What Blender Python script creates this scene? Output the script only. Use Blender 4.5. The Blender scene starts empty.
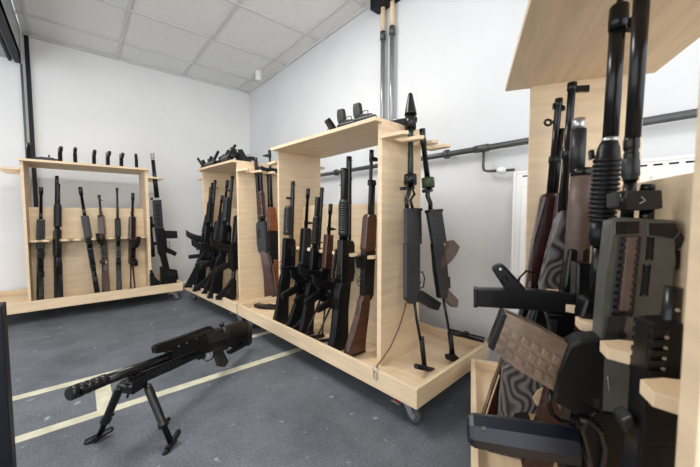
import bpy, bmesh, math, random
from mathutils import Vector as V, Matrix, Quaternion
random.seed(7)
S = bpy.context.scene
COL = S.collection
R = math.radians
# ------------------------------------------------------------------ camera
F_PX, PX, PY, CH = 315.0, 350.0, 233.5, 0.85
PITCH = math.atan((PY - 215) / F_PX); YAW = R(40.6)
cam = bpy.data.cameras.new('camera'); co = bpy.data.objects.new('camera', cam); COL.objects.link(co)
cam.sensor_width = 36.0; cam.lens = F_PX / 700 * 36.0; cam.clip_start = 0.02
co.location = (0, 0, CH); co.rotation_euler = (R(90) - PITCH, 0, -YAW)
cam.dof.use_dof = True; cam.dof.focus_distance = 1.5; cam.dof.aperture_fstop = 5.0
S.camera = co
# ------------------------------------------------------------------ world, lights, exposure
w = bpy.data.worlds.new('world'); S.world = w; w.use_nodes = True
w.node_tree.nodes['Background'].inputs[0].default_value = (.93, .96, 1, 1)
w.node_tree.nodes['Background'].inputs[1].default_value = 1.5
def area(name, loc, rot, sx, sy, power, col=(1, 1, 1)):
    l = bpy.data.lights.new(name, 'AREA'); l.shape = 'RECTANGLE'; l.size = sx; l.size_y = sy; l.energy = power; l.color = col
    o = bpy.data.objects.new(name, l); COL.objects.link(o); o.location = loc; o.rotation_euler = [R(a) for a in rot]; return o
area('ceiling_lamp', (.15, 1.9, 2.43), (0, 0, 0), 1.2, .6, 27, (1, .98, .95))
area('ceiling_lamp', (-.3, -.4, 2.43), (0, 0, 0), 1.2, .6, 22, (1, .98, .95))
area('fill_light', (-.9, -1.3, 1.7), (74, 0, -14), 1.6, 1.2, 12, (.95, .98, 1))  # unseen fill behind the camera, added to brighten the foreground guns
S.view_settings.view_transform = 'Standard'; S.view_settings.look = 'None'; S.view_settings.gamma = 1
S.view_settings.exposure = 0.62
# ------------------------------------------------------------------ materials
def mat(name, col, rough=.5, metal=0, noise=0, nscale=30, bump=0, spec=.5, stretch=None, col2=None, coat=0):
    m = bpy.data.materials.new(name); m.use_nodes = True
    nt = m.node_tree; b = nt.nodes['Principled BSDF']
    b.inputs['Base Color'].default_value = (*col, 1); b.inputs['Roughness'].default_value = rough
    b.inputs['Metallic'].default_value = metal; b.inputs['Specular IOR Level'].default_value = spec
    b.inputs['Coat Weight'].default_value = coat
    if noise or bump or col2:
        tc = nt.nodes.new('ShaderNodeTexCoord'); mp = nt.nodes.new('ShaderNodeMapping')
        if stretch: mp.inputs['Scale'].default_value = stretch
        n = nt.nodes.new('ShaderNodeTexNoise'); n.inputs['Scale'].default_value = nscale; n.inputs['Detail'].default_value = 6
        nt.links.new(tc.outputs['Object'], mp.inputs[0]); nt.links.new(mp.outputs[0], n.inputs['Vector'])
        cr = nt.nodes.new('ShaderNodeValToRGB'); cr.color_ramp.elements[0].position = .35; cr.color_ramp.elements[1].position = .65
        c2 = col2 or tuple(c * (1 - noise) for c in col)
        cr.color_ramp.elements[0].color = (*c2, 1); cr.color_ramp.elements[1].color = (*col, 1)
        nt.links.new(n.outputs[0], cr.inputs[0]); nt.links.new(cr.outputs[0], b.inputs['Base Color'])
        if bump:
            bu = nt.nodes.new('ShaderNodeBump'); bu.inputs['Strength'].default_value = bump; bu.inputs['Distance'].default_value = .002
            nt.links.new(n.outputs[0], bu.inputs['Height']); nt.links.new(bu.outputs[0], b.inputs['Normal'])
    return m
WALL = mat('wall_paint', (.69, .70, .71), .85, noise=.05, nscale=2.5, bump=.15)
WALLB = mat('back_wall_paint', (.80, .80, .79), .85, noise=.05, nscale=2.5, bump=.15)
WOOD = mat('birch_plywood', (.77, .595, .395), .55, noise=.13, nscale=5, stretch=(1, 1, 9), spec=.3)
WOODE = mat('plywood_edge', (.66, .48, .29), .6, noise=.25, nscale=12, stretch=(1, 1, 14), spec=.3)
WOODH = mat('birch_board', (.77, .59, .39), .55, noise=.13, nscale=5, stretch=(1, 9, 1), spec=.3)
BLACK = mat('black_steel', (.005, .005, .006), .26, 0, noise=.3, nscale=60, spec=.4)
POLY = mat('black_polymer', (.006, .006, .007), .38, 0, noise=.25, nscale=50, bump=.2, spec=.28)
DPOLY = mat('dark_grey_polymer', (.012, .013, .015), .42, 0, noise=.2, nscale=50)
STEEL = mat('bare_steel', (.5, .5, .5), .3, .9)
GREY = mat('gun_grey', (.095, .097, .088), .40, .15, noise=.15, nscale=40)
NAVY = mat('navy_rubber', (.004, .007, .016), .35, 0, noise=.2, nscale=50, spec=.5)
TAN = mat('brown_magazine', (.27, .20, .15), .27, .45, noise=.3, nscale=30)
RAILC = mat('brown_rail_cover', (.13, .085, .07), .5, 0, noise=.3, nscale=40)
MAROON = mat('dark_red_stock', (.035, .007, .007), .25, 0, noise=.5, nscale=8, stretch=(1, 1, 6), coat=.4)
BROWN = mat('walnut_stock', (.060, .017, .008), .3, 0, noise=.5, nscale=10, stretch=(6, 1, 1), coat=.4)
ORANGE = mat('orange_stock', (.26, .07, .018), .3, 0, noise=.4, nscale=10, stretch=(6, 1, 1), coat=.4)
GREEN = mat('olive_paint', (.05, .085, .03), .5, .1, noise=.3, nscale=30)
DGREEN = mat('dark_green_tube', (.018, .035, .02), .4, .2, noise=.3, nscale=30)
GALV = mat('galvanised_pipe', (.32, .33, .33), .3, .7, noise=.1, nscale=20)
PIPE = mat('grey_pipe', (.085, .088, .088), .32, .4, noise=.15, nscale=20)
WHITE = mat('white_enamel', (.85, .85, .83), .35, 0)
DARK = mat('dark_slot', (.004, .004, .004), .8, 0)
TAPE = mat('cream_tape', (.63, .60, .45), .6, 0, noise=.22, nscale=14)
RUBBER = mat('grey_rubber', (.06, .06, .065), .6)
RED = mat('red_brake', (.45, .06, .04), .5)
CORD = mat('brown_cord', (.14, .05, .02), .6)
FRAME = mat('dark_frame', (.006, .006, .010), .5, 0, spec=.25)
# laminated stock: warped grey and black layers
LAM = bpy.data.materials.new('grey_laminate'); LAM.use_nodes = True
nt = LAM.node_tree; wv = nt.nodes.new('ShaderNodeTexWave'); tc = nt.nodes.new('ShaderNodeTexCoord')
wv.inputs['Scale'].default_value = 16; wv.inputs['Distortion'].default_value = 26; wv.inputs['Detail Scale'].default_value = .55; wv.inputs['Detail'].default_value = 1.0
cr = nt.nodes.new('ShaderNodeValToRGB'); cr.color_ramp.elements[0].color = (.012, .010, .010, 1); cr.color_ramp.elements[1].color = (.17, .16, .16, 1)
nt.links.new(tc.outputs['Object'], wv.inputs[0]); nt.links.new(wv.outputs[1], cr.inputs[0])
nt.links.new(cr.outputs[0], nt.nodes['Principled BSDF'].inputs['Base Color']); nt.nodes['Principled BSDF'].inputs['Roughness'].default_value = .35
SOFF = mat('shaded_soffit', (.40, .41, .42), .8, noise=.1, nscale=3)  # grey base colour carries the shade of the soffit's underside
# floor
FLOOR = bpy.data.materials.new('grey_floor'); FLOOR.use_nodes = True
nt = FLOOR.node_tree; b = nt.nodes['Principled BSDF']; tc = nt.nodes.new('ShaderNodeTexCoord')
n1 = nt.nodes.new('ShaderNodeTexNoise'); n1.inputs['Scale'].default_value = 3.5; n1.inputs['Detail'].default_value = 10; n1.inputs['Roughness'].default_value = .7
n2 = nt.nodes.new('ShaderNodeTexNoise'); n2.inputs['Scale'].default_value = 140; n2.inputs['Detail'].default_value = 4
n3 = nt.nodes.new('ShaderNodeTexNoise'); n3.inputs['Scale'].default_value = 17; n3.inputs['Detail'].default_value = 8
c1 = nt.nodes.new('ShaderNodeValToRGB'); c1.color_ramp.elements[0].position = .3; c1.color_ramp.elements[1].position = .72
c1.color_ramp.elements[0].color = (.066, .074, .086, 1); c1.color_ramp.elements[1].color = (.150, .165, .187, 1)
mx = nt.nodes.new('ShaderNodeMixRGB'); mx.blend_type = 'OVERLAY'; mx.inputs[0].default_value = .85
c3 = nt.nodes.new('ShaderNodeValToRGB'); c3.color_ramp.elements[0].position = .66; c3.color_ramp.elements[1].position = .72
c3.color_ramp.elements[0].color = (0, 0, 0, 1)
m2 = nt.nodes.new('ShaderNodeMixRGB'); m2.inputs[2].default_value = (.30, .31, .32, 1)
for n in (n1, n2, n3): nt.links.new(tc.outputs['Object'], n.inputs['Vector'])
nt.links.new(n1.outputs[0], c1.inputs[0]); nt.links.new(c1.outputs[0], mx.inputs[1]); nt.links.new(n2.outputs[0], mx.inputs[2])
nt.links.new(n3.outputs[0], c3.inputs[0]); nt.links.new(c3.outputs[0], m2.inputs[0]); nt.links.new(mx.outputs[0], m2.inputs[1])
nt.links.new(m2.outputs[0], b.inputs['Base Color']); b.inputs['Roughness'].default_value = .55
# ceiling tile material: speckled
TILE = mat('ceiling_tile', (.80, .80, .78), .9, noise=.16, nscale=160, bump=.4)
GRID = mat('ceiling_grid', (.60, .60, .59), .6)
# ------------------------------------------------------------------ mesh helpers
def bev(bm, faces, amt):
    if amt <= 0: return
    es = set(e for f in faces for e in f.edges)
    bmesh.ops.bevel(bm, geom=list(es), offset=amt, segments=2, profile=.6, affect='EDGES', clamp_overlap=True)
def m_box(bm, a, b, bv=0, mi=0, M=None):
    x0, y0, z0 = (min(p, q) for p, q in zip(a, b)); x1, y1, z1 = (max(p, q) for p, q in zip(a, b))
    c = [(x0, y0, z0), (x1, y0, z0), (x1, y1, z0), (x0, y1, z0), (x0, y0, z1), (x1, y0, z1), (x1, y1, z1), (x0, y1, z1)]
    vs = [bm.verts.new(M @ V(p) if M else p) for p in c]
    fs = [bm.faces.new([vs[i] for i in q]) for q in ((0, 3, 2, 1), (4, 5, 6, 7), (0, 1, 5, 4), (1, 2, 6, 5), (2, 3, 7, 6), (3, 0, 4, 7))]
    for f in fs: f.material_index = mi
    bev(bm, fs, bv)
def m_prism(bm, pts, y0, y1, bv=0, mi=0, T=lambda x, y, z: (x, y, z)):
    """outline in x,z extruded between y0 and y1"""
    ar = sum(pts[i - 1][0] * pts[i][1] - pts[i][0] * pts[i - 1][1] for i in range(len(pts)))
    if ar < 0: pts = pts[::-1]
    lo = [bm.verts.new(T(x, y0, z)) for x, z in pts]; hi = [bm.verts.new(T(x, y1, z)) for x, z in pts]
    n = len(pts); fs = [bm.faces.new(lo), bm.faces.new(hi[::-1])]
    for i in range(n): fs.append(bm.faces.new((lo[i], hi[i], hi[(i + 1) % n], lo[(i + 1) % n])))
    for f in fs: f.material_index = mi
    bev(bm, fs, bv)
def m_rod(bm, prof, a, b, seg=14, mi=0):
    """lathe: prof = [(t metres from a towards b, radius)]"""
    a = V(a); b = V(b); d = (b - a).normalized(); q = d.to_track_quat('Z', 'Y')
    rings = []
    for t, r in prof:
        rings.append([bm.verts.new(a + d * t + q @ V((r * math.cos(2 * math.pi * k / seg), r * math.sin(2 * math.pi * k / seg), 0))) for k in range(seg)])
    fs = []
    for i in range(len(rings) - 1):
        for k in range(seg): fs.append(bm.faces.new((rings[i][k], rings[i][(k + 1) % seg], rings[i + 1][(k + 1) % seg], rings[i + 1][k])))
    for f in fs: f.smooth = seg > 8
    c = [bm.faces.new(rings[0][::-1]), bm.faces.new(rings[-1])]
    for f in fs + c: f.material_index = mi
def m_path(bm, pts, r, seg=8, mi=0, closed=False):
    pts = [V(p) for p in pts]; n = len(pts); rings = []
    for i, p in enumerate(pts):
        d = (pts[(i + 1) % n] - pts[i - 1]) if closed else (pts[min(i + 1, n - 1)] - pts[max(i - 1, 0)])
        q = d.normalized().to_track_quat('Z', 'Y')
        rings.append([bm.verts.new(p + q @ V((r * math.cos(2 * math.pi * k / seg), r * math.sin(2 * math.pi * k / seg), 0))) for k in range(seg)])
    for i in range(n if closed else n - 1):
        A, B = rings[i], rings[(i + 1) % n]
        off = min(range(seg), key=lambda o: (A[0].co - B[o].co).length)
        for k in range(seg):
            f = bm.faces.new((A[k], A[(k + 1) % seg], B[(k + 1 + off) % seg], B[(k + off) % seg])); f.smooth = True; f.material_index = mi
    if not closed: bm.faces.new(rings[0][::-1]); bm.faces.new(rings[-1])
def link(name, bm, mats, parent=None):
    bmesh.ops.recalc_face_normals(bm, faces=bm.faces)
    me = bpy.data.meshes.new(name); bm.to_mesh(me); bm.free()
    for m in (mats if isinstance(mats, (list, tuple)) else [mats]): me.materials.append(m)
    o = bpy.data.objects.new(name, me); COL.objects.link(o)
    if parent: o.parent = parent
    return o
def tag(o, label, cat, group=None):
    o['label'] = label; o['category'] = cat
    if group: o['group'] = group
    return o
def struct(name, bm, mats):
    o = link(name, bm, mats); o['kind'] = 'structure'; return o
def thing(name, label, cat, group=None):
    o = bpy.data.objects.new(name, None); COL.objects.link(o); o.empty_display_size = .05
    return tag(o, label, cat, group)
def kids(o): return [c for c in COL.objects if c.parent == o]
def dup(o, label=None, parent=None):
    c = o.copy(); COL.objects.link(c)
    if parent: c.parent = parent
    if label: c['label'] = label
    for k in kids(o): dup(k, None, c)
    return c
class K:
    """collects the parts of one thing; key 'part', 'part#2' (second of its kind) or 'part/subpart'"""
    def __init__(s, name, label, cat, group=None):
        s.root = thing(name, label, cat, group); s.b = {}; s.order = []; s.plabel = {}
    def g(s, key, m):
        if key not in s.b: s.b[key] = [bmesh.new(), []]; s.order.append(key)
        e = s.b[key]
        if m not in e[1]: e[1].append(m)
        return e[0], e[1].index(m)
    def poly(s, key, m, pts, t, y=0, bv=.0015):
        bm, i = s.g(key, m); m_prism(bm, pts, y - t / 2, y + t / 2, bv, i)
    def box(s, key, m, a, b, bv=.001):
        bm, i = s.g(key, m); m_box(bm, a, b, bv, i)
    def rod(s, key, m, a, b, r, r2=None, seg=14):
        bm, i = s.g(key, m); L = (V(b) - V(a)).length
        prof = r if isinstance(r, list) else [(0, r), (L, r2 if r2 is not None else r)]
        m_rod(bm, prof, a, b, seg, i)
    def path(s, key, m, pts, r, closed=False, seg=8):
        bm, i = s.g(key, m); m_path(bm, pts, r, seg, i, closed)
    def done(s):
        made = {}
        for key in s.order:
            bm, ms = s.b[key]; par = s.root; nm = key
            if '/' in key: p, nm = key.split('/'); par = made[p]
            o = link(nm.split('#')[0], bm, ms, par); made[key] = o
            if key in s.plabel: o['label'] = s.plabel[key]
        return s.root
# rack frames: l runs along the rack, w into its depth
class Fr:
    def __init__(s, o, ang):
        s.o = V((*o, 0)); s.a = R(ang); s.l = V((math.cos(s.a), math.sin(s.a), 0)); s.w = V((-math.sin(s.a), math.cos(s.a), 0))
    def P(s, l, w, z): return s.o + s.l * l + s.w * w + V((0, 0, z))
    def put(s, root): root.location = s.o; root.rotation_euler = (0, 0, s.a)
FA = Fr((-.62, 3.44), 0); FB = Fr((.775, 3.50), -85); FC = Fr((.876, 2.32), -87.1); FD = Fr((1.37, .725), 208.5)
cam_R = Matrix.Rotation(-YAW, 3, 'Z') @ Matrix.Rotation(-PITCH, 3, 'X')
def ray(x, y): return cam_R @ V((x - PX, F_PX, -(y - PY)))
class Plane:
    """an upright plane standing in a rack: turns measurements taken on the photograph into metres on that plane.
    axis 'l' = plane of constant l (local x = w), axis 'w' = plane of constant w (local x = l)"""
    def __init__(s, fr, axis, val, u0, lean=0):
        s.fr, s.axis, s.val, s.u0 = fr, axis, val, u0
        s.ux, s.n = (fr.w, fr.l) if axis == 'l' else (fr.l, fr.w)
        c_, s_ = math.cos(R(lean)), math.sin(R(lean)); s.up = V((0, 0, c_)) - s.n * s_; s.n = s.n * c_ + V((0, 0, s_))
        s.org = fr.P(val, u0, 0) if axis == 'l' else fr.P(u0, val, 0)
    def __call__(s, x, y):
        d = ray(x, y); c = V((0, 0, CH)); t = (s.org - c).dot(s.n) / d.dot(s.n); p = c + d * t
        return ((p - s.org).dot(s.ux), (p - s.org).dot(s.up))
    def pts(s, L): return [s(x, y) for x, y in L]
    def p3(s, x, y, dy=0): a = s(x, y); return V((a[0], dy, a[1]))
    def put(s, root, back=0):
        yv = s.up.cross(s.ux); o = s.org + s.n * (-back if s.axis == 'l' else back)
        root.matrix_world = Matrix.Translation(o) @ Matrix((s.ux, yv, s.up)).transposed().to_4x4()
    def scale(s, x, y):  # metres per photo pixel near there
        a, b = s(x, y), s(x + 1, y); return abs(b[0] - a[0])
# ------------------------------------------------------------------ room shell
XR, YB, ZC = 1.776, 4.14, 2.472
bm = bmesh.new(); m_box(bm, (-2.2, -1.6, -.06), (XR + .1, YB + .1, 0)); struct('floor', bm, FLOOR)
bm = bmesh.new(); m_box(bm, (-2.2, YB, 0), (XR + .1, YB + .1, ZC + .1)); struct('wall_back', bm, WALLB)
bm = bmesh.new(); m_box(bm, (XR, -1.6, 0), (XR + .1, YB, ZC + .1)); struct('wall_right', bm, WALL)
bm = bmesh.new(); m_box(bm, (-.33, -1.6, ZC + .012), (XR, YB, ZC + .08)); ceil = struct('ceiling', bm, TILE)
bm = bmesh.new(); T = .627
x = XR - .165
while x > -.4: m_box(bm, (x - .012, -1.6, ZC), (x + .012, YB, ZC + .014)); x -= T
for i in range(9):
    y = 4.14 - 1.02 - .627 * i + .627
    if y < YB - .02: m_box(bm, (-.33, y - .012, ZC - .001), (XR, y + .012, ZC + .013))
m_box(bm, (-.33, YB - .02, ZC - .012), (XR, YB, ZC + .012)); m_box(bm, (XR - .02, -1.6, ZC - .012), (XR, YB, ZC + .012))
struct('ceiling_grid', bm, GRID)
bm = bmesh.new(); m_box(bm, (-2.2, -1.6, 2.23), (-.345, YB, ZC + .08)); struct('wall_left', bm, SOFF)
bm = bmesh.new(); m_box(bm, (-.385, -1.0, 2.20), (-.345, YB - .02, 2.29), .004); struct('trim_1', bm, FRAME)
bm = bmesh.new(); m_box(bm, (-.425, -1.0, 2.205), (-.405, YB - .02, 2.245), .004); struct('trim_2', bm, FRAME)
bm = bmesh.new(); m_box(bm, (-.318, YB - .03, 0), (-.288, YB - .001, ZC - .01), .003); struct('trim_3', bm, FRAME)
bm = bmesh.new(); m_box(bm, (-.352, YB - .03, 0), (-.338, YB - .001, 2.2), .003); struct('trim_4', bm, PIPE)
# floor tape
bm = bmesh.new()
m_box(bm, (-1.6, 2.062, 0), (1.15, 2.112, .0015)); m_box(bm, (-1.6, 1.665, 0), (1.35, 1.715, .0015)); m_box(bm, (.025, 1.715, 0), (.085, 2.062, .0015))
bm2 = bm
tp = struct('trim_5', bm2, TAPE)
# dark upright at the left edge of the view
bm = bmesh.new(); d0 = ray(3, 337); d1 = ray(11, 445)
o = V((0, 0, CH)); p = o + d0 * (1.25 / d0.length); 
m_box(bm, (p.x - .11, p.y - .03, 0), (p.x + .006, p.y + .03, .62), .003); struct('trim_6', bm, FRAME)
# ------------------------------------------------------------------ carts
def tooth_pts(l, w0, w1, wd):  # one chamfered tooth, plan outline (l, w), pointing to w0
    h = wd / 2
    return [(l - h, w1), (l + h, w1), (l + h, w0 + .025), (l + h * .45, w0), (l - h * .45, w0), (l - h, w0 + .025)]
def flat(bm, pts, z0, z1, bv=.0015, mi=0):
    m_prism(bm, pts, z0, z1, bv, mi, T=lambda x, y, z: (x, z, y))
def comb(ls, w0, wmid, w1, wd=.072):
    """board with teeth at each l of ls, seen in plan"""
    out = [(ls[0] - wd / 2, w1)]
    pts = []
    for l in ls:
        h = wd / 2
        pts += [(l - h, wmid), (l - h, w0 + .03), (l - h * .5, w0), (l + h * .5, w0), (l + h, w0 + .03), (l + h, wmid)]
    return [(ls[0] - wd / 2, w1)] + pts + [(ls[-1] + wd / 2, w1)]
def cart(fr, label, L, p0, p1, W=.66, w0=.115, w1=.515, w1n=None, top=1.27, teeth=None, tp0=.155, back_top=.915, bw=None, twd=.072, top0=None, top1=None, casters=((.09, .06), (.09, .60)), ends=(True, True), zt=1.195):
    r = thing('gun_rack_cart', label, 'rack cart', 'wooden rack carts'); fr.put(r); t = .018
    bm = bmesh.new(); m_box(bm, (t, t, .118), (L - t, W - t, .136)); link('tray_base', bm, WOODH, r)
    for (a, b) in (((0, 0, .1), (L, t, .18)), ((0, W - t, .1), (L, W, .18)), ((0, t, .1), (t, W - t, .18)), ((L - t, t, .1), (L, W - t, .18))):
        bm = bmesh.new(); m_box(bm, a, b, .0015); link('tray_rail', bm, WOOD, r)
    for l in (p0, p1):
        bm = bmesh.new(); a = l - t if l == p0 else l
        m_box(bm, (a, w0, .136), (a + (t if l == p0 else .026), (w1n or w1) if l == p1 else w1, top), .0015); link('end_panel', bm, WOOD, r)
    bm = bmesh.new(); a_ = p0 - .02; b_ = top1 or p1 + .026; flat(bm, [(a_, bw or w0 - .045), (b_, bw or w0 - .045), (b_, (w1n or w1) + .02), (a_, w1 + .03)], top, top + t); link('top_board', bm, WOODH, r)
    wb = .30
    bm = bmesh.new(); m_box(bm, (p0, wb, .136), (p1, wb + .014, back_top), .001); link('back_panel', bm, WOOD, r)
    bm = bmesh.new(); flat(bm, comb(teeth, tp0, wb - .05, wb, twd), .628, .646); link('notched_rail', bm, WOODH, r)
    sc = bmesh.new()
    for l_ in (.03, .07, L - .03, L - .07):
        for w_ in (.05, .10, W - .10, W - .05): m_rod(sc, [(0, .0035), (.0012, .0035)], (l_, w_, .1355), (l_, w_, .137), 8)
    for l_ in (L * .25, L * .5, L * .75): m_rod(sc, [(0, .003), (.0012, .003)], (l_, -.0008, .14), (l_, .002, .14), 8)
    for z_ in (.3, .62, .95, 1.2): m_rod(sc, [(0, .003), (.0012, .003)], (p1 + .0267, .29, z_), (p1 + .024, .29, z_), 8)
    for i_ in range(4): m_rod(sc, [(0, .004), (.0012, .004)], (p0 + .12 + i_ * .2, .25, top - .0008), (p0 + .12 + i_ * .2, .25, top + .002), 8)
    ob_ = link('screw_heads', sc, WOODE, r); ob_['kind'] = 'stuff'
    # notched shelf outside each end panel
    for k, (l, s) in enumerate(((p1 + .026, 1), (p0 - t, -1))):
        if not ends[k]: continue
        pts = []
        for i, wv in enumerate((.13, .25, .37, .49)):
            pts += [(l + s * .03, wv - .028), (l + s * .115, wv - .02), (l + s * .135, wv), (l + s * .115, wv + .02), (l + s * .03, wv + .028)]
        bm = bmesh.new(); flat(bm, [(l, .10)] + pts + [(l, .52)], zt, zt + .016); link('end_shelf', bm, WOODH, r)
    for (dl, dw) in casters:
        l_ = dl if dl < L else L - .09
        ck = bmesh.new(); m_box(ck, (l_ - .035, dw - .035, .095), (l_ + .035, dw + .035, .0995), 0, 0)
        m_box(ck, (l_ - .05, dw - .052, .078), (l_ - .008, dw - .020, .082), .001, 0); m_box(ck, (l_ - .040, dw - .045, .082), (l_ - .018, dw - .026, .0835), 0, 1)
        for s in (-1, 1): m_prism(ck, [(l_ - .03, .095), (l_ + .02, .095), (l_ + .042, .03), (l_ + .022, .03)], dw + s * .017 - .0015, dw + s * .017 + .0015, 0, 0)
        c = link('caster', ck, [STEEL, RED], r)
        wb_ = bmesh.new(); m_rod(wb_, [(0, .024), (.002, .0335), (.022, .0335), (.024, .024)], (l_ + .03, dw - .012, .034), (l_ + .03, dw + .012, .034), 20, 0)
        m_rod(wb_, [(0, .014), (.028, .014)], (l_ + .03, dw - .014, .034), (l_ + .03, dw + .014, .034), 14, 1)
        link('wheel', wb_, [RUBBER, STEEL], c)
    return r
cart(FA, 'long pale plywood gun rack cart against the back wall at left', 1.375, .30, 1.105, W=.64, teeth=[.33, .40, .52, .60, .70, .83, .93, 1.07], casters=((.09, .06), (1.30, .06), (1.30, .58)), zt=1.20)
cart(FB, 'pale plywood gun rack cart in the far corner with weapons heaped on top', 1.16, .27, .965, teeth=[.31, .41, .50, .58, .69, .80, .91], casters=((.09, .06), (1.08, .06), (1.08, .6)))
cart(FC, 'largest pale plywood gun rack cart in the middle of the room by the pipe', 1.6, .42, 1.292, w1=.465, w1n=.425, teeth=[.455, .575, .695, .815, .935, 1.055, 1.175, 1.285], casters=((.05, .07), (.05, .59), (1.52, .055), (1.49, .59)))
cart(FD, 'plywood gun rack cart in the right foreground, seen under its top board', 1.60, .352, 1.192, w0=.16, w1=.455, bw=.085, twd=.062, teeth=[.43, .56, .69, .82, .95, 1.08], tp0=.185, casters=((.09, .06), (.09, .60)), ends=(False, False), top1=1.25)
# ------------------------------------------------------------------ wall fittings
k = K('heating_pipe', 'long grey pipe running level along the right wall', 'pipe')
k.rod('pipe_run', PIPE, (XR - .05, -.6, 1.222), (XR - .05, 4.1, 1.222), .0165)
for y in (1.10, 2.2, 3.1): k.rod('bracket#%g' % y, PIPE, (XR - .05, y - .012, 1.222), (XR - .05, y + .012, 1.222), .028, seg=16); k.rod('bracket#%g' % y, PIPE, (XR - .05, y, 1.222), (XR - .002, y, 1.222), .006)
k.rod('coupling', PIPE, (XR - .05, .84, 1.222), (XR - .05, .92, 1.222), .021)
k.path('branch_pipe', PIPE, [(XR - .05, .868, 1.21), (XR - .05, .868, 1.12), (XR - .05, .862, 1.10), (XR - .05, .84, 1.092), (XR - .05, .70, 1.085)], .0075)
k.rod('valve', WHITE, (XR - .05, .79, 1.09), (XR - .05, .74, 1.088), [(0, .008), (.01, .016), (.03, .018), (.05, .010)])
k.done()
for i, y in enumerate((1.66, 1.57)):
    k = K('riser_pipe', 'steel riser pipe on the right wall, %s of the pair' % ('left' if i == 0 else 'right'), 'pipe', 'riser pipes')
    k.rod('tube', GALV, (XR - .035, y, 1.24), (XR - .035, y, 2.16), .0165)
    k.rod('collar', PIPE, (XR - .035, y, 2.13), (XR - .035, y, 2.19), .021)
    k.rod('sleeve', WOODH, (XR - .035, y, 2.19), (XR - .035, y, 2.46), .016)
    k.done()
bm = bmesh.new(); m_box(bm, (XR - .09, 1.5, 2.36), (XR, 1.74, 2.47), .004); tag(link('pipe_bracket', bm, FRAME), 'black bracket at the ceiling above the riser pipes', 'bracket')
k = K('radiator', 'white panel radiator on the right wall behind the foreground rack', 'radiator')
k.box('panel', WHITE, (XR - .10, -.55, .35), (XR - .04, .66, 1.05), .006)
k.box('side_cover', WHITE, (XR - .125, .66, .36), (XR - .02, .675, 1.065), .004)
k.box('top_grille', WHITE, (XR - .125, -.55, 1.05), (XR - .02, .66, 1.065), .003)
for i in range(28): k.box('top_grille', DARK, (XR - .1251, -.53 + i * .042, 1.035), (XR - .122, -.53 + i * .042 + .026, 1.042), 0)
k.box('front_panel', WHITE, (XR - .125, -.55, .36), (XR - .11, .66, 1.05), .004)
for i in range(18): k.box('front_panel', WHITE, (XR - .131, -.52 + i * .066, .40), (XR - .124, -.52 + i * .066 + .03, 1.0), .002)
k.box('wall_bracket', STEEL, (XR - .04, 0, .8), (XR - .002, .03, .84), 0); k.done()
k = K('ceiling_sensor', 'small white cylindrical sensor on the ceiling near the corner', 'sensor')
k.rod('housing', WHITE, (1.60, 3.46, ZC), (1.60, 3.46, ZC - .10), [(0, .042), (.008, .042), (.009, .032), (.085, .034), (.1, .026)], seg=20)
k.rod('lens', STEEL, (1.60, 3.46, ZC - .10), (1.60, 3.46, ZC - .104), .014); k.done()
# ------------------------------------------------------------------ gun library (x = towards the muzzle from the butt, z = up to the sights, y = across)
G = {}
def trigger(k, x, z, s=1, m=BLACK):
    k.path('trigger_guard', m, [(x + s * .06 * a, 0, z - .028 * math.sin(math.pi * min(1, max(0, a))) ** .6 if 0 < a < 1 else z) for a in (0, .12, .3, .5, .7, .88, 1)], .0022, seg=6)
    k.path('trigger_guard', m, [(x + .03, 0, z), (x + .027, 0, z - .012), (x + .034, 0, z - .022)], .0022, seg=6)
def picatinny(k, key, m, x0, x1, z, wd=.02, up=1, n=None):
    k.box(key, m, (x0, -wd / 2, z), (x1, wd / 2, z + up * .005), .0008)
    n = n or int((x1 - x0) / .014)
    for i in range(n):
        a = x0 + (i + .25) * (x1 - x0) / n; k.box(key, m, (a, -wd / 2, z + up * .004), (a + (x1 - x0) / n * .5, wd / 2, z + up * .0095), 0)
def shotgun(key, L=1.02, furn=POLY, stock=POLY, twin=True, fx=.60):
    k = K('shotgun', '', 'shotgun'); k.L = L
    k.rod('barrel', BLACK, (.36, 0, 0), (L, 0, 0), [(0, .014), (.2, .0135), (L - .36 - .03, .0115), (L - .362, .0115), (L - .36, .0095)])
    k.rod('barrel', BLACK, (L - .02, 0, .012), (L - .02, 0, .019), .0022, seg=8)
    if twin: k.rod('magazine_tube', BLACK, (.36, 0, -.027), (L - .07, 0, -.027), [(0, .0125), (L - .07 - .40, .0125), (L - .07 - .38, .014), (L - .07 - .36, .013)])
    k.box('barrel_clamp', BLACK, (L - .13, -.008, -.036), (L - .115, .008, .012), .002)
    z = -.022
    prof = [(0, .018), (.01, .024)]
    n = 12
    for i in range(n):
        a = .02 + i * .013; prof += [(a, .0245), (a + .007, .0245), (a + .0085, .0215), (a + .0115, .0215)]
    prof += [(.02 + n * .013, .024), (.045 + n * .013, .018)]
    k.rod('forend', furn, (fx, 0, z), (fx + .2, 0, z), prof, seg=16)
    k.poly('receiver', BLACK, [(.33, -.038), (.35, .018), (.40, .024), (.555, .022), (.575, .014), (.58, -.044), (.36, -.046)], .036, bv=.004)
    k.poly('receiver', DARK, [(.45, -.005), (.52, -.005), (.52, .012), (.45, .012)], .0365, bv=0)
    trigger(k, .36, -.046)
    k.poly('stock', stock, [(0, -.092), (.004, -.004), (.20, -.010), (.285, -.012), (.34, .008), (.36, .004), (.36, -.036), (.31, -.058), (.265, -.060), (.20, -.054), (.08, -.074)], .038, bv=.009)
    k.poly('butt_pad', DARK if stock is POLY else POLY, [(-.018, -.094), (-.014, .001), (.006, .0), (.002, -.092)], .038, bv=.005)
    G[key] = k
    k.done(); return k
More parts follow.
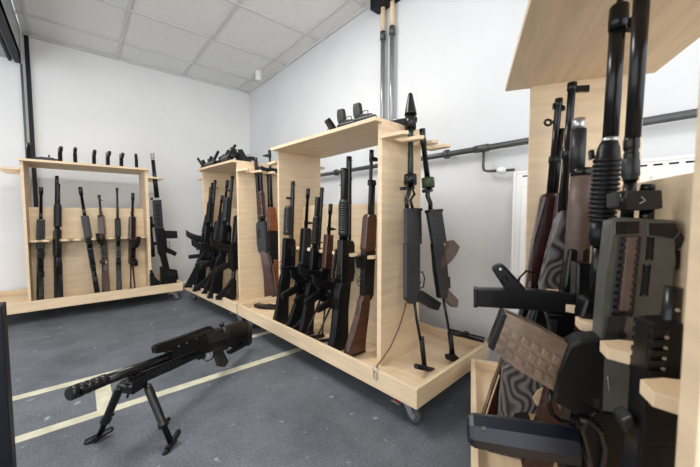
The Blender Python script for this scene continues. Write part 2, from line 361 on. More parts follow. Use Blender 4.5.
def ar(key, L=.92, rail=True, magl=.145, curved=True, hg=DPOLY, stock='fold', longbar=False):
    k = K('assault_rifle', '', 'rifle'); k.L = L
    hx1 = .66 if not longbar else .70
    k.rod('barrel', BLACK, (hx1 - .05, 0, 0), (L, 0, 0), [(0, .011), (L - hx1 + .05 - .07, .009), (L - hx1 + .05 - .069, .0125), (L - hx1 + .05 - .005, .0125), (L - hx1 + .05, .008)])
    k.poly('front_sight', BLACK, [(hx1 + .02, -.012), (hx1 + .05, -.012), (hx1 + .045, .03), (hx1 + .038, .048), (hx1 + .032, .048), (hx1 + .028, .02)], .012)
    k.poly('handguard', hg, [(.44, -.026), (hx1, -.022), (hx1, .022), (.44, .028)], .046, bv=.007)
    for i in range(6):
        a = .455 + i * .032; k.box('handguard', DARK, (a, -.0235, -.006), (a + .018, .0235, .004), 0)
    if rail:
        picatinny(k, 'rail', BLACK, .25, hx1 - .01, .028); picatinny(k, 'rail', BLACK, .46, hx1 - .01, -.025, up=-1)
    k.poly('receiver', BLACK, [(.22, -.012), (.235, .026), (.44, .028), (.445, -.03), (.42, -.045), (.36, -.048), (.345, -.052), (.29, -.045), (.235, -.038)], .034, bv=.003)
    k.box('receiver', STEEL if False else DPOLY, (.33, -.0178, .002), (.40, .0178, .016), 0)
    k.poly('rear_sight', BLACK, [(.25, .03), (.28, .03), (.275, .055), (.262, .058)], .014)
    a0 = (.395, -.045)
    if curved:
        pts = []; n = 7
        for i in range(n + 1): t = i / n; pts.append((.425 + .045 * t * t, -.045 - magl * t))
        for i in range(n, -1, -1): t = i / n; pts.append((.365 + .05 * t * t - .004 * t, -.045 - magl * t + .012 * t))
    else: pts = [(.425, -.045), (.43, -.045 - magl), (.37, -.04 - magl), (.365, -.045)]
    k.poly('magazine', POLY, pts, .026, bv=.003)
    for i in range(3): 
        k.box('magazine', BLACK, (.375 + i * .02, -.0145, -.06 - magl * .55), (.382 + i * .02, .0145, -.055), 0)
    trigger(k, .29, -.045)
    k.poly('pistol_grip', POLY, [(.245, -.036), (.29, -.044), (.275, -.085), (.245, -.135), (.205, -.128), (.228, -.075)], .028, bv=.006)
    if stock == 'fold':
        k.rod('buffer_tube', BLACK, (.10, 0, -.004), (.235, 0, -.004), .015)
        k.poly('stock', POLY, [(0, -.115), (-.004, .018), (.035, .022), (.15, .014), (.155, -.024), (.11, -.032), (.045, -.085), (.03, -.118)], .032, bv=.006)
        k.poly('stock', DARK, [(.035, -.03), (.10, -.024), (.05, -.065)], .0325, bv=0)
    elif stock == 'solid':
        k.poly('stock', POLY, [(0, -.105), (0, .008), (.05, .014), (.235, .012), (.235, -.034), (.17, -.036), (.05, -.068)], .036, bv=.008)
    else:
        k.path('stock', BLACK, [(.235, 0, .01), (.01, 0, .0), (0, 0, -.10), (.03, 0, -.11), (.235, 0, -.03)], .006, closed=False)
        k.rod('butt_pad', POLY, (0, 0, .01), (0, 0, -.115), .012)
    k.done(); G[key] = k; return k
def woodgun(key, L=1.0, wd=BROWN, hand=None, mag='ak', fullstock=False, loop=True):
    hand = hand or wd
    k = K('wooden_stocked_rifle', '', 'rifle'); k.L = L
    k.rod('barrel', BLACK, (.40, 0, 0), (L, 0, 0), [(0, .012), (L - .55, .0085), (L - .44, .0075), (L - .435, .0105), (L - .40, .0105)])
    k.rod('gas_tube', BLACK, (.60, 0, .020), (L - .16, 0, .020), .0075)
    k.poly('front_sight', BLACK, [(L - .06, -.01), (L - .03, -.01), (L - .034, .035), (L - .052, .038)], .010)
    if loop: k.path('front_sight', BLACK, [(L - .045, .012 * math.cos(a), .04 + .012 * math.sin(a)) for a in [j * math.pi / 4 for j in range(8)]], .0028, closed=True, seg=6)
    k.poly('gas_block', BLACK, [(L - .18, -.012), (L - .15, -.012), (L - .15, .024), (L - .175, .03)], .018)
    k.poly('handguard', hand, [(.52, -.034), (.54, -.038), (.70, -.028), (.715, -.015), (.715, .026), (.69, .031), (.53, .030)], .042, bv=.008)
    k.poly('receiver', BLACK, [(.26, -.034), (.265, .012), (.29, .028), (.50, .030), (.53, .024), (.53, -.036)], .034, bv=.004)
    k.poly('rear_sight', BLACK, [(.47, .028), (.53, .026), (.525, .040), (.475, .044)], .014)
    k.rod('bolt_handle', BLACK, (.42, 0, .01), (.42, -.035, .01), .004, seg=8)
    if mag == 'ak':
        pts = [(.50 + .045 * t * t, -.034 - .13 * t) for t in [i / 6 for i in range(7)]] + [(.435 + .05 * t * t, -.034 - .12 * t) for t in [i / 6 for i in range(6, -1, -1)]]
        k.poly('magazine', BLACK, pts, .026, bv=.003)
    elif mag == 'short': k.poly('magazine', BLACK, [(.43, -.034), (.51, -.034), (.50, -.075), (.44, -.062)], .024, bv=.003)
    trigger(k, .34, -.036)
    if mag == 'ak': k.poly('pistol_grip', wd, [(.285, -.034), (.325, -.034), (.305, -.12), (.27, -.115)], .028, bv=.007)
    k.poly('stock', wd, [(0, -.125), (.004, -.012), (.18, -.012), (.27, .010), (.30, .006), (.30, -.034), (.26, -.050), (.20, -.058), (.10, -.088)], .038, bv=.010)
    k.poly('butt_plate', BLACK, [(-.006, -.125), (-.003, -.012), (.006, -.012), (.003, -.125)], .036, bv=.002)
    k.done(); G[key] = k; return k
def put(root, L, butt, muz, bottom, girth=1.1):
    butt = V(butt); muz = V(muz); X = (muz - butt); s = X.length / L; X.normalize(); bt = V(bottom)
    Z = -(bt - X * bt.dot(X)).normalized(); Y = Z.cross(X)
    M = Matrix((X, Y, Z)).transposed().to_4x4(); root.matrix_world = Matrix.Translation(butt) @ M @ Matrix.Diagonal((s, s * girth, s * girth, 1))
USED = set()
def use(key, fr, butt, muz, bot, label, group, name=None, cat=None, girth=1.1):
    """first use moves the original, later uses copy it; butt, muzzle in rack coordinates, bot = direction of its underside"""
    k = G[key]
    r = k.root if key not in USED else dup(k.root); USED.add(key)
    r['label'] = label; r['group'] = group
    if name: r.name = name
    if cat: r['category'] = cat
    put(r, k.L, fr.P(*butt), fr.P(*muz), fr.l * bot[0] + fr.w * bot[1] + V((0, 0, bot[2] if len(bot) > 2 else 0)), girth)
    return r
shotgun('sg_black', 1.0); shotgun('sg_long', 1.04, DPOLY, POLY); shotgun('sg_single', .98, DPOLY, POLY, twin=False)
shotgun('sg_wood', 1.05, BROWN, BROWN)
ar('ar_fold', .90); ar('ar_solid', .98, stock='solid', curved=False, magl=.10, longbar=True); ar('ar_wire', .88, stock='wire', hg=BROWN); ar('ar_brown', .86, stock='wire', hg=BROWN, rail=False)
woodgun('wood_long', 1.04, BROWN, mag='short'); woodgun('wood_ak', .9, BROWN, mag='ak'); woodgun('wood_orange', 1.16, ORANGE, mag='short'); woodgun('blackfal', 1.02, POLY, mag='ak')
# --- left rack A (front looks at -w)
gA = 'long guns standing in the left rack'
use('sg_long', FA, (.445, .19, .145), (.485, .27, 1.185), (.3, -1), 'long black shotgun standing second from the left in the left rack', gA)
use('ar_solid', FA, (.34, .21, .140), (.385, .27, 1.085), (.15, -1), 'black rifle with slotted handguard, leftmost in the left rack', gA)
use('ar_fold', FA, (.715, .16, .140), (.633, .27, 1.10), (.0, -1), 'black rifle leaning to the left, third in the left rack', gA)
use('wood_ak', FA, (.795, .20, .142), (.763, .27, 1.034), (-.25, -1), 'wooden stocked rifle with upper magazine, fourth in the left rack', gA)
use('blackfal', FA, (.875, .20, .142), (.899, .27, 1.106), (-.05, -1), 'slim black rifle with ringed front sight, fifth in the left rack', gA)
use('ar_wire', FA, (.965, .19, .146), (1.022, .27, 1.064), (.15, -1), 'short black rifle with folded wire stock, beside the right panel of the left rack', gA)
# --- middle rack C
gC = 'long guns standing in the middle rack'
use('sg_single', FC, (.50, .125, .150), (.475, .19, 1.075), (-.15, -1), 'black shotgun leaning at the far left of the middle rack', gC, girth=1.25)
use('ar_solid', FC, (.64, .125, .150), (.645, .19, 1.016), (-.1, -1), 'black straight-magazine rifle second from left in the middle rack', gC, girth=1.2)
use('sg_black', FC, (.77, .125, .150), (.785, .19, 1.014), (-.1, -1), 'black shotgun just right of the low curved-magazine rifle in the middle rack', gC, girth=1.2)
use('ar_fold', FC, (.715, .125, .150), (.735, .21, .84), (-.1, -1), 'low black rifle with curved magazine between taller guns in the middle rack', gC)
use('ar_brown', FC, (.86, .125, .150), (.865, .19, .915), (-.1, -1), 'short carbine with dark brown handguard and wire stock in the middle rack', gC)
use('ar_wire', FC, (.94, .125, .150), (.955, .20, .83), (-.1, -1), 'low black carbine with wire stock left of the tall shotgun', gC)
use('sg_long', FC, (1.045, .15, .150), (1.02, .19, 1.165), (-.05, -1), 'tall black shotgun with twin tubes and ribbed forend in the middle rack', gC, girth=1.35)
use('wood_long', FC, (1.165, .17, .150), (1.185, .19, 1.175), (-.1, -1), 'walnut stocked rifle beside the right end panel of the middle rack', gC)
use('blackfal', FC, (.90, .52, .150), (.80, .36, 1.085), (0, 1), 'rifle on the far side of the middle rack, only its barrel showing', 'guns on the far side of the middle rack')
# --- corner rack B
gB = 'long guns standing in the corner rack'
use('blackfal', FB, (.25, .065, .150), (.335, .18, 1.16), (-.3, -1), 'black rifle farthest left in the corner rack', gB)
use('sg_black', FB, (.37, .07, .150), (.40, .18, 1.18), (-.1, -1), 'black shotgun second from left in the corner rack', gB)
use('ar_fold', FB, (.46, .07, .150), (.55, .18, 1.03), (-.3, -1), 'black rifle in the middle of the corner rack, magazine to the left', gB)
use('ar_solid', FB, (.60, .07, .150), (.665, .18, 1.16), (-.1, -1), 'black solid-stock rifle right of the middle in the corner rack', gB)
use('sg_single', FB, (.72, .08, .150), (.76, .18, 1.19), (-.1, -1), 'plain black shotgun next to the last gun in the corner rack', gB, girth=1.2)
use('ar_fold', FB, (.90, .09, .150), (.87, .20, 1.10), (-.05, -1), 'black rifle standing against the near panel of the corner rack', gB)
use('wood_orange', FB, (1.06, .40, .145), (1.03, .385, 1.40), (.4, 1), 'rifle with bright orange wood handguard on the near end of the corner rack', gB)
use('sg_wood', FB, (1.08, .29, .150), (1.01, .265, 1.325), (.9, .5), 'wooden stocked shotgun with black barrel on the near end of the corner rack', gB)
# ------------------------------------------------------------------ launchers on the near end of rack C
def grid_holes(k, key, q, cols, rows, y):
    """dark round holes on a four-sided patch q (tl, tr, br, bl in x,z)"""
    tl, tr, br, bl = [V((a[0], 0, a[1])) for a in q]
    for j in range(rows):
        for i in range(cols):
            u = (i + .5) / cols; v = (j + .5) / rows
            p = tl.lerp(tr, u).lerp(bl.lerp(br, u), v); p.y = y
            k.rod(key, DARK, p, p + V((0, -.0012, 0)), .0035, seg=8)
P = Plane(FC, 'l', 1.517, .12, 7)
k = K('launcher', 'dark green tube launcher with black cone muzzle on the end of the middle rack', 'launcher')
k.rod('cone', BLACK, P.p3(410.8, 93), P.p3(411.2, 116), [(0, .006), (.004, .010), (.015, .013), (.106, .029), (.112, .029)], seg=24)
k.rod('muzzle_collar', BLACK, P.p3(411.2, 116), P.p3(411.2, 129), .0265, .0255, seg=24)
k.rod('tube', DGREEN, P.p3(411.2, 129), P.p3(411, 177), [(0, .0135), (.05, .0135), (.052, .0125), (.12, .0125), (.122, .0135), (.25, .0135)], seg=20)
k.rod('ring', BLACK, P.p3(410.8, 175), P.p3(410.8, 184.5), .030, seg=20)
k.rod('ring', BLACK, P.p3(401.5, 188.5), P.p3(414, 187.5), .008)
k.path('bracket', BLACK, [P.p3(411, 184), P.p3(409.5, 192), P.p3(407, 199), P.p3(407.5, 209)], .010)
k.path('bracket', BLACK, [P.p3(412, 186), P.p3(415, 194), P.p3(411, 200), P.p3(413, 208)], .007)
k.poly('heat_shield', DPOLY, P.pts([(405.5, 208), (420.5, 209.5), (421, 244), (406, 244)]), .020, bv=.004)
k.poly('heat_shield', BLACK, P.pts([(411, 208), (421, 208.5), (421, 211), (411, 211)]), .026, bv=.001)
grid_holes(k, 'heat_shield', P.pts([(412, 212), (420, 212), (420, 242), (413, 242)]), 2, 6, -.0105)
k.poly('receiver', BLACK, P.pts([(405.5, 243), (419, 243), (419, 285), (417, 302), (410, 304), (405.5, 299)]), .022, bv=.004)
k.box('receiver', DPOLY, P.p3(408, 262, -.0125), P.p3(412, 292, .0125), .002)
k.path('trigger_guard', BLACK, [P.p3(418, 272), P.p3(423, 272), P.p3(425, 278), P.p3(424, 287), P.p3(418, 289)], .0035)
k.path('trigger_guard', BLACK, [P.p3(419, 279), P.p3(421, 282), P.p3(420, 285)], .003)
k.poly('pistol_grip', POLY, P.pts([(417, 289), (422, 291), (440.5, 303), (437.5, 310.5), (432, 309), (415, 299)]), .022, bv=.005)
k.path('stock_rod', BLACK, [P.p3(415, 302), P.p3(417, 318), P.p3(421, 340)], .0065)
k.rod('monopod', POLY, P.p3(422, 337), P.p3(425, 367), .0115)
k.rod('foot', POLY, P.p3(415.5, 366, -.005), P.p3(435, 370.5, -.005), .0115)
P.put(k.done(), .003)
P = Plane(FC, 'l', 1.557, .30, 7)
k = K('launcher', 'tube launcher with light green ring and curved magazine, right of the cone-muzzled one', 'launcher')
k.rod('muzzle', BLACK, P.p3(422.8, 129), P.p3(423.5, 138), .015, .012)
k.rod('tube', BLACK, P.p3(423.3, 138), P.p3(428, 178), [(0, .0155), (.03, .0155), (.032, .012), (.21, .013)], seg=18)
k.rod('ring', GREEN, P.p3(428.3, 178), P.p3(429, 187.5), .0300, seg=20)
k.rod('ring', BLACK, P.p3(424, 191), P.p3(432, 190), .009)
k.path('bracket', BLACK, [P.p3(429, 187), P.p3(428, 196), P.p3(431, 203), P.p3(431, 211)], .011)
k.poly('heat_shield', DPOLY, P.pts([(427.5, 211), (441, 210), (446, 243), (433, 244)]), .020, bv=.004)
k.poly('heat_shield', BLACK, P.pts([(427.3, 210), (441.2, 209), (441.6, 212), (427.8, 213)]), .026, bv=.001)
grid_holes(k, 'heat_shield', P.pts([(430, 214), (440, 213), (444, 242), (435, 242)]), 3, 6, -.0105)
k.poly('receiver', BLACK, P.pts([(432.5, 243.6), (442.5, 243), (446, 262), (448, 286), (446, 299), (439, 298), (435, 270)]), .022, bv=.004)
k.poly('magazine', RAILC, P.pts([(439.5, 269), (446, 265), (451.5, 260), (456, 253), (458.7, 247), (452.4, 240), (448.4, 241), (446.4, 249), (440, 256)]), .022, bv=.003)
k.poly('trigger_guard', BLACK, P.pts([(446, 276), (449, 277), (449.5, 288), (446, 289)]), .02, bv=.002)
k.poly('pistol_grip', RAILC, P.pts([(440.4, 290), (446.4, 288), (457.5, 300), (456.5, 307.5), (452.4, 307), (443.8, 299)]), .022, bv=.005)
k.path('stock_rod', BLACK, [P.p3(443.8, 298), P.p3(447, 316), P.p3(450.6, 336)], .0065)
k.rod('monopod', POLY, P.p3(450.5, 332), P.p3(453, 355), .0125)
k.poly('foot', POLY, P.pts([(447.5, 355), (453, 353.5), (459, 359), (455, 362.5), (449, 360)]), .03, bv=.003)
P.put(k.done(), .003)
# brown retaining cord with its steel ring
P = Plane(FC, 'l', 1.36, .10)
k = K('retaining_cord', 'thin brown cord hanging from the cone-muzzled launcher to a steel ring', 'cord')
k.path('cord', CORD, [P.p3(*p) for p in ((406, 303), (404, 312), (399, 328), (391, 346), (383, 358), (376.5, 367))], .0032)
RG = lambda l, w_, z: P3I @ FC.P(l, w_, z)
P3I = (Matrix.Translation(P.org) @ Matrix.Rotation(FC.a + R(90), 4, 'Z')).inverted()
k.path('steel_ring', STEEL, [RG(1.390 + .010 * math.cos(a), -.004, .160 + .020 * math.sin(a)) for a in [j * math.pi / 6 for j in range(12)]], .0022, closed=True)
k.path('shackle', STEEL, [RG(1.390 + .007 * math.cos(a), -.004 + .010 * math.cos(a), .190 + .014 * math.sin(a)) for a in [j * math.pi / 5 for j in range(10)]], .0022, closed=True)
k.path('cord', CORD, [P.p3(376.5, 367), RG(1.390, .01, .195)], .0032)
P.put(k.done())
# ------------------------------------------------------------------ sniper rifle on the right end of rack A
P = Plane(FA, 'w', .20, 1.17)
k = K('sniper_rifle', 'tall black scoped rifle with long barrel at the right end of the left rack', 'rifle', None)
k.rod('barrel', BLACK, P.p3(152.8, 159), P.p3(157.2, 200), [(0, .0165), (.17, .0175), (.175, .020), (.38, .022)])
k.rod('muzzle_brake', STEEL, P.p3(152.2, 153), P.p3(152.9, 160), [(0, .015), (.018, .018), (.02, .012), (.028, .012), (.03, .018), (.048, .018), (.05, .012), (.056, .012), (.058, .018), (.07, .018)])
k.poly('handguard', DPOLY, P.pts([(152.6, 200), (161, 199.6), (163.2, 229), (154.4, 229)]), .05, bv=.008)
for i in range(5): k.box('handguard', DARK, P.p3(155 + i * .3, 204 + i * 4.6, -.0262), P.p3(159 + i * .3, 207 + i * 4.6, .026), 0)
k.box('gas_block', BLACK, P.p3(150.5, 197.5, -.012), P.p3(153, 200, .012), .002)
k.poly('receiver', BLACK, P.pts([(154.3, 228), (164, 228), (166, 238), (167.5, 250), (163, 260), (158, 254)]), .042, bv=.005)
k.poly('magazine', POLY, P.pts([(163, 230.4), (176.8, 231), (177.5, 238.2), (164, 238.6)]), .03, bv=.003)
k.poly('pistol_grip', POLY, P.pts([(166.3, 247.3), (170, 248.6), (177, 252.5), (175, 256.2), (165, 252)]), .034, bv=.006)
k.path('trigger_guard', BLACK, [P.p3(166, 241), P.p3(169.5, 242), P.p3(170, 247), P.p3(167, 248.5)], .003)
k.poly('stock_tube', BLACK, P.pts([(158.5, 252), (166, 254), (169.5, 268), (163, 269)]), .036, bv=.006)
k.poly('stock', POLY, P.pts([(159.7, 266), (169, 268.4), (177, 270), (179, 284), (160.5, 285.6)]), .045, bv=.008)
k.poly('stock', DARK, P.pts([(167, 271), (174, 272), (175, 275), (168, 275)]), .0455, bv=0)
k.rod('scope', BLACK, P.p3(149.5, 216.5), P.p3(152.6, 256), [(0, .026), (.10, .026), (.12, .017), (.28, .017), (.30, .023), (.40, .022)], seg=18)
for y in (224, 242): k.box('scope_mount', BLACK, P.p3(151 + (y - 224) * .06, y, -.012), P.p3(156.5, y + 3, .012), .002)
P.put(k.done())
P = Plane(FA, 'w', .10, 1.10)
k = K('gun_stock', 'small black folded stock in the tray left of the scoped rifle', 'gun stock')
k.poly('stock', POLY, P.pts([(149.5, 273), (155, 278), (160, 281), (160, 286), (150, 287)]), .06, bv=.006)
k.poly('hinge', BLACK, P.pts([(149.5, 270), (152, 270), (156, 280), (153, 281)]), .03, bv=.003)
P.put(k.done())
# ------------------------------------------------------------------ foreground rack D
def sks(P, lam, label, group, name='carbine'):
    pass
gD = 'guns standing in the foreground rack'
# dark red carbine, far left
P = Plane(FD, 'l', .43, .18)
k = K('carbine', 'dark red wooden carbine with ringed sight, leftmost in the foreground rack', 'rifle', gD)
k.rod('barrel', BLACK, P.p3(559.5, 98), P.p3(551, 194), [(0, .0105), (.02, .0105), (.021, .0095), (.17, .0095), (.171, .0135), (.19, .0135), (.191, .011), (.40, .012)])
k.rod('gas_tube', BLACK, P.p3(562.5, 128), P.p3(556, 194), .007)
k.poly('front_sight', BLACK, P.pts([(553, 103), (559, 103), (565.5, 106), (565.5, 110), (559, 111), (553, 108)]), .014, bv=.002)
k.path('front_sight', BLACK, [P.p3(548.5 + 3.4 * math.cos(a), 122 + 3 * math.sin(a)) for a in [j * math.pi / 4 for j in range(8)]], .004, closed=True)
k.rod('front_sight', BLACK, P.p3(551, 122), P.p3(558, 121), .005)
k.poly('sling_ring', BLACK, P.pts([(549.5, 157.5), (561, 158), (561, 162), (549.5, 161)]), .026, bv=.003)
k.poly('handguard', MAROON, P.pts([(541, 194), (558, 192), (559, 205), (550, 262), (545, 290), (525, 290), (533, 240)]), .046, bv=.012)
k.poly('receiver', BLACK, P.pts([(525, 288), (545, 288), (538, 340), (520, 352), (512, 346)]), .04, bv=.006)
k.poly('stock', MAROON, P.pts([(513, 344), (522, 350), (512, 372), (500, 412), (488, 455), (472, 462), (478, 430), (492, 385), (502, 356)]), .046, bv=.012)
k.path('stock', WOODE, [P.p3(499, 372, -.026), P.p3(490, 398, -.026), P.p3(480, 430, -.026)], .0025)
P.put(k.done(), .006)
# laminated thumbhole rifle
P = Plane(FD, 'l', .53, .20)
k = K('laminated_rifle', 'rifle with grey and black layered thumbhole stock in the foreground rack', 'rifle', gD)
k.rod('barrel', BLACK, P.p3(573, 82), P.p3(563, 214), [(0, .0115), (.02, .0115), (.021, .0092), (.17, .0092), (.172, .013), (.20, .013), (.202, .0098), (.6, .0105)])
k.poly('front_sight', BLACK, P.pts([(575, 85.5), (590, 84.5), (590, 91), (582, 91), (575, 92)]), .012, bv=.002)
k.poly('front_sight', BLACK, P.pts([(568, 87), (573, 87), (573, 91), (568, 90)]), .012, bv=.002)
k.rod('gas_tube', BLACK, P.p3(567, 150), P.p3(561, 212), .0075)
k.poly('upper_handguard', MAROON, P.pts([(559, 192), (574, 190), (568, 250), (562, 282), (548, 282)]), .03, y=.02, bv=.008)
k.poly('forend', LAM, P.pts([(556, 218), (560, 211), (565, 210), (568, 216), (566, 245), (556, 292), (538, 292), (548, 250)]), .05, bv=.010)
k.poly('receiver', BLACK, P.pts([(538, 290), (557, 290), (556, 330), (548, 352), (520, 352), (522, 336)]), .045, bv=.006)
k.poly('magazine', BLACK, P.pts([(536, 300), (548, 300), (546, 330), (530, 330)]), .03, y=-.02, bv=.003)
k.poly('stock', LAM, P.pts([(503, 366), (508, 360), (514, 366), (524, 368), (536, 378), (548, 384), (556, 394), (553, 412), (541, 412), (536, 408), (522, 406), (512, 410), (506, 418), (498, 418), (500, 395)]), .05, bv=.008)
k.poly('stock', LAM, P.pts([(499, 416), (512, 416), (528, 440), (524, 466), (484, 466), (488, 444)]), .05, bv=.008)
k.poly('grip_inlay', WOODE, P.pts([(531, 394), (536, 386), (548, 381), (551, 386), (545, 398), (535, 403)]), .054, bv=.004)
k.poly('thumbhole', DARK, P.pts([(508, 420), (514, 409), (526, 408), (530, 418), (528, 424), (516, 424)]), .051, bv=.002)
P.put(k.done(), .006)
# gun with silver tipped barrel and thick dark wood forend
P = Plane(FD, 'l', .62, .20)
k = K('silver_tipped_rifle', 'rifle with silver barrel tip and thick brown forend in the foreground rack', 'rifle', gD)
k.rod('barrel', DPOLY, P.p3(579.5, 129), P.p3(577.5, 172), .0165, .0165)
k.rod('muzzle_tip', STEEL, P.p3(579.8, 118), P.p3(579.5, 129), .0135, seg=18)
k.rod('forend_cap', BLACK, P.p3(583, 168), P.p3(582.5, 176), .024, seg=18)
k.rod('forend', RAILC, P.p3(582.5, 176), P.p3(578, 250), [(0, .0235), (.1, .026), (.34, .026)], seg=18)
k.poly('receiver', BLACK, P.pts([(567, 248), (588, 248), (586, 330), (560, 352), (556, 330)]), .05, bv=.006)
k.poly('stock', MAROON, P.pts([(556, 345), (580, 350), (566, 420), (552, 466), (520, 466), (538, 420)]), .048, bv=.012)
P.put(k.done(), .006)
# submachine gun: long black box magazine sticking out to the left
P = Plane(FD, 'l', .70, .20)
k = K('submachine_gun', 'black submachine gun with long straight magazine sticking out to the left', 'submachine gun', gD)
k.poly('magazine', POLY, P.pts([(475.5, 288.5), (530, 289.5), (580, 295), (580, 314), (530, 309), (475.5, 306)]), .030, bv=.0035)
k.poly('magazine', BLACK, P.pts([(473.5, 288), (477.5, 288), (477.5, 307), (473.5, 306.5)]), .034, bv=.002)
k.poly('pistol_grip', POLY, P.pts([(491.5, 269), (494, 265.5), (501.5, 263.5), (505, 266), (526, 289), (522, 292), (505, 290)]), .03, bv=.005)
k.rod('pistol_grip', STEEL, P.p3(500, 268.5, -.0145), P.p3(500, 268.5, -.0165), .003)
k.path('pistol_grip', BLACK, [P.p3(504 + 3 * math.cos(a), 279 + 3.4 * math.sin(a), -.015) for a in [j * math.pi / 4 for j in range(8)]], .002, closed=True)
k.poly('receiver', BLACK, P.pts([(574, 262), (590, 262), (592, 350), (572, 352)]), .05, bv=.006)
k.path('sling_ring', BLACK, [P.p3(517, 289), P.p3(520, 278), P.p3(527, 271), P.p3(536, 274), P.p3(538, 289)], .0028)
k.poly('lower_receiver', BLACK, P.pts([(545, 312), (580, 314), (576, 336), (552, 336)]), .035, bv=.004)
k.poly('selector_plate', DPOLY, P.pts([(549, 318), (556, 318), (556, 330), (549, 330)]), .038, bv=.002)
P.put(k.done(), .006)
# pump shotgun
P = Plane(FD, 'l', .80, .25)
k = K('pump_shotgun', 'thick black pump shotgun with ribbed forend in the foreground rack', 'shotgun', gD)
u = P.scale(610, 100)
k.rod('barrel', BLACK, P.p3(620, 6), P.p3(611.5, 142), 8 * u, 8.2 * P.scale(612, 140), seg=28)
k.rod('muzzle_cap', BLACK, P.p3(620.8, 3), P.p3(619.3, 27), [(0, 8 * u), (.004, 9.6 * u), (.03, 10 * u), (.045, 9.4 * u)], seg=28)
k.rod('muzzle_cap', BLACK, P.p3(621.5, -2), P.p3(621, 5), 3.5 * u)
k.poly('muzzle_cap', BLACK, P.pts([(628, 18), (636, 16), (635, 29), (628, 28)]), .02, bv=.003)
a, b = P.p3(610.5, 141), P.p3(602.5, 222); Lf = (b - a).length; u = P.scale(605, 180)
prof = [(0, 8.5 * u), (.012, 11.2 * u), (.20 * Lf, 12.6 * u), (.215 * Lf, 13.6 * u)]
for i in range(13):
    t = .22 + i * .058; prof += [(t * Lf, 14.4 * u), ((t + .032) * Lf, 14.4 * u), ((t + .038) * Lf, 12.6 * u), ((t + .054) * Lf, 12.6 * u)]
prof += [(.985 * Lf, 13.4 * u), (Lf, 13 * u)]
k.rod('forend', POLY, a, b, prof, seg=28)
k.rod('forend', POLY, P.p3(602.5, 221), P.p3(600.5, 240), [(0, 12.4 * u), (.03, 12 * u), (.05, 9 * u)], seg=28)
k.rod('barrel_ring', STEEL, P.p3(611.5, 137), P.p3(611.2, 141.5), 8.6 * P.scale(612, 140), seg=28)
k.rod('magazine_tube', BLACK, P.p3(600.5, 236), P.p3(596, 298), 6.3 * u, 6.3 * u, seg=24)
k.poly('front_sight', BLACK, P.pts([(589.5, 150), (594.5, 149), (596, 158), (590.5, 160)]), .012, bv=.002)
k.poly('receiver', BLACK, P.pts([(583, 297), (602, 297), (599, 362), (576, 362), (578, 312)]), .045, bv=.006)
k.poly('stock', POLY, P.pts([(576, 360), (599, 360), (592, 420), (586, 466), (556, 466), (568, 410)]), .045, bv=.010)
P.put(k.done(), .006)
# grey assault rifle, biggest thing in the foreground
P = Plane(FD, 'l', .885, .26)
k = K('battle_rifle', 'large grey and black rifle with rails and brown waffled magazine in the foreground', 'rifle', gD)
u = P.scale(635, 100)
k.rod('barrel', BLACK, P.p3(645, -25), P.p3(634.5, 137), 8.4 * u, 8.2 * u, seg=28)
k.rod('barrel_collar', BLACK, P.p3(633.3, 136), P.p3(633, 157), [(0, 7.4 * u), (.006, 8.3 * u), (.02, 8.3 * u), (.022, 7.3 * u), (.026, 7.3 * u), (.028, 8 * u), (.05, 7.8 * u)], seg=28)
k.rod('barrel_collar', DPOLY, P.p3(632.5, 157), P.p3(632, 181), [(0, 7 * u), (.005, 9.2 * u), (.030, 9.6 * u), (.034, 8 * u), (.038, 8.6 * u)], seg=12)
k.rod('barrel', BLACK, P.p3(632, 180), P.p3(628, 222), 6.8 * u, seg=24)
k.poly('gas_block', DPOLY, P.pts([(612.5, 193), (620, 191), (645, 191), (657, 190), (658, 209), (646, 210), (630, 211), (612.5, 208)]), .045, bv=.004)
k.rod('gas_block', BLACK, P.p3(618, 193, -.024), P.p3(618, 208, -.024), .005)
k.path('gas_block', STEEL, [P.p3(636, 197, -.0235), P.p3(640, 201, -.0235), P.p3(634, 204, -.0235)], .001)
k.rod('gas_tube', BLACK, P.p3(650, 184), P.p3(649, 191), 7 * u, 7.6 * u, seg=16)
k.rod('gas_tube#2', BLACK, P.p3(649, 209), P.p3(648, 224), 7.4 * u, seg=20)
k.poly('upper_receiver', GREY, P.pts([(608, 222), (618, 217), (672, 220), (670, 260), (661, 322), (657, 412), (600, 416), (592, 412), (598, 330), (603, 270)]), .042, bv=.005)
k.poly('upper_receiver', BLACK, P.pts([(609, 220), (637, 219), (636, 235), (609, 236)]), .048, bv=.003)
k.rod('upper_receiver', DARK, P.p3(624, 229, -.024), P.p3(624, 229, -.0255), .0055)
k.poly('upper_receiver', BLACK, P.pts([(641, 221), (671, 221), (675, 232), (668, 240), (641, 236)]), .047, bv=.003)
for q in ([(643.5, 232), (648.5, 232), (647, 258), (641.8, 258)], [(639.5, 264), (645, 264), (642, 293), (636.5, 293)]):
    k.poly('upper_receiver', DARK, P.pts(q), .0425, bv=.0002)
k.path('upper_receiver', BLACK, [P.p3(p[0], p[1], -.0212) for p in ((643.2, 231), (649, 231), (647.5, 259), (641.3, 259))], .0012, closed=True)
k.path('upper_receiver', BLACK, [P.p3(p[0], p[1], -.0212) for p in ((639.2, 263), (645.5, 263), (642.5, 294), (636, 294))], .0012, closed=True)
k.poly('rail_cover', RAILC, P.pts([(620.5, 236), (632.5, 236), (625.5, 308), (613.5, 308)]), .056, bv=.003)
for i in range(11):
    t = i / 10; x0, y0 = 616 - 7.5 * t, 238 + t * 67
    for dx in (0, 13.5): k.poly('side_rail', DPOLY, P.pts([(x0 + dx, y0), (x0 + dx + 5.2, y0), (x0 + dx + 4.8, y0 + 4), (x0 + dx - .4, y0 + 4)]), .056, bv=.001)
k.poly('side_rail', BLACK, P.pts([(615, 236), (637, 236), (629, 314), (606, 314)]), .046, bv=.002)
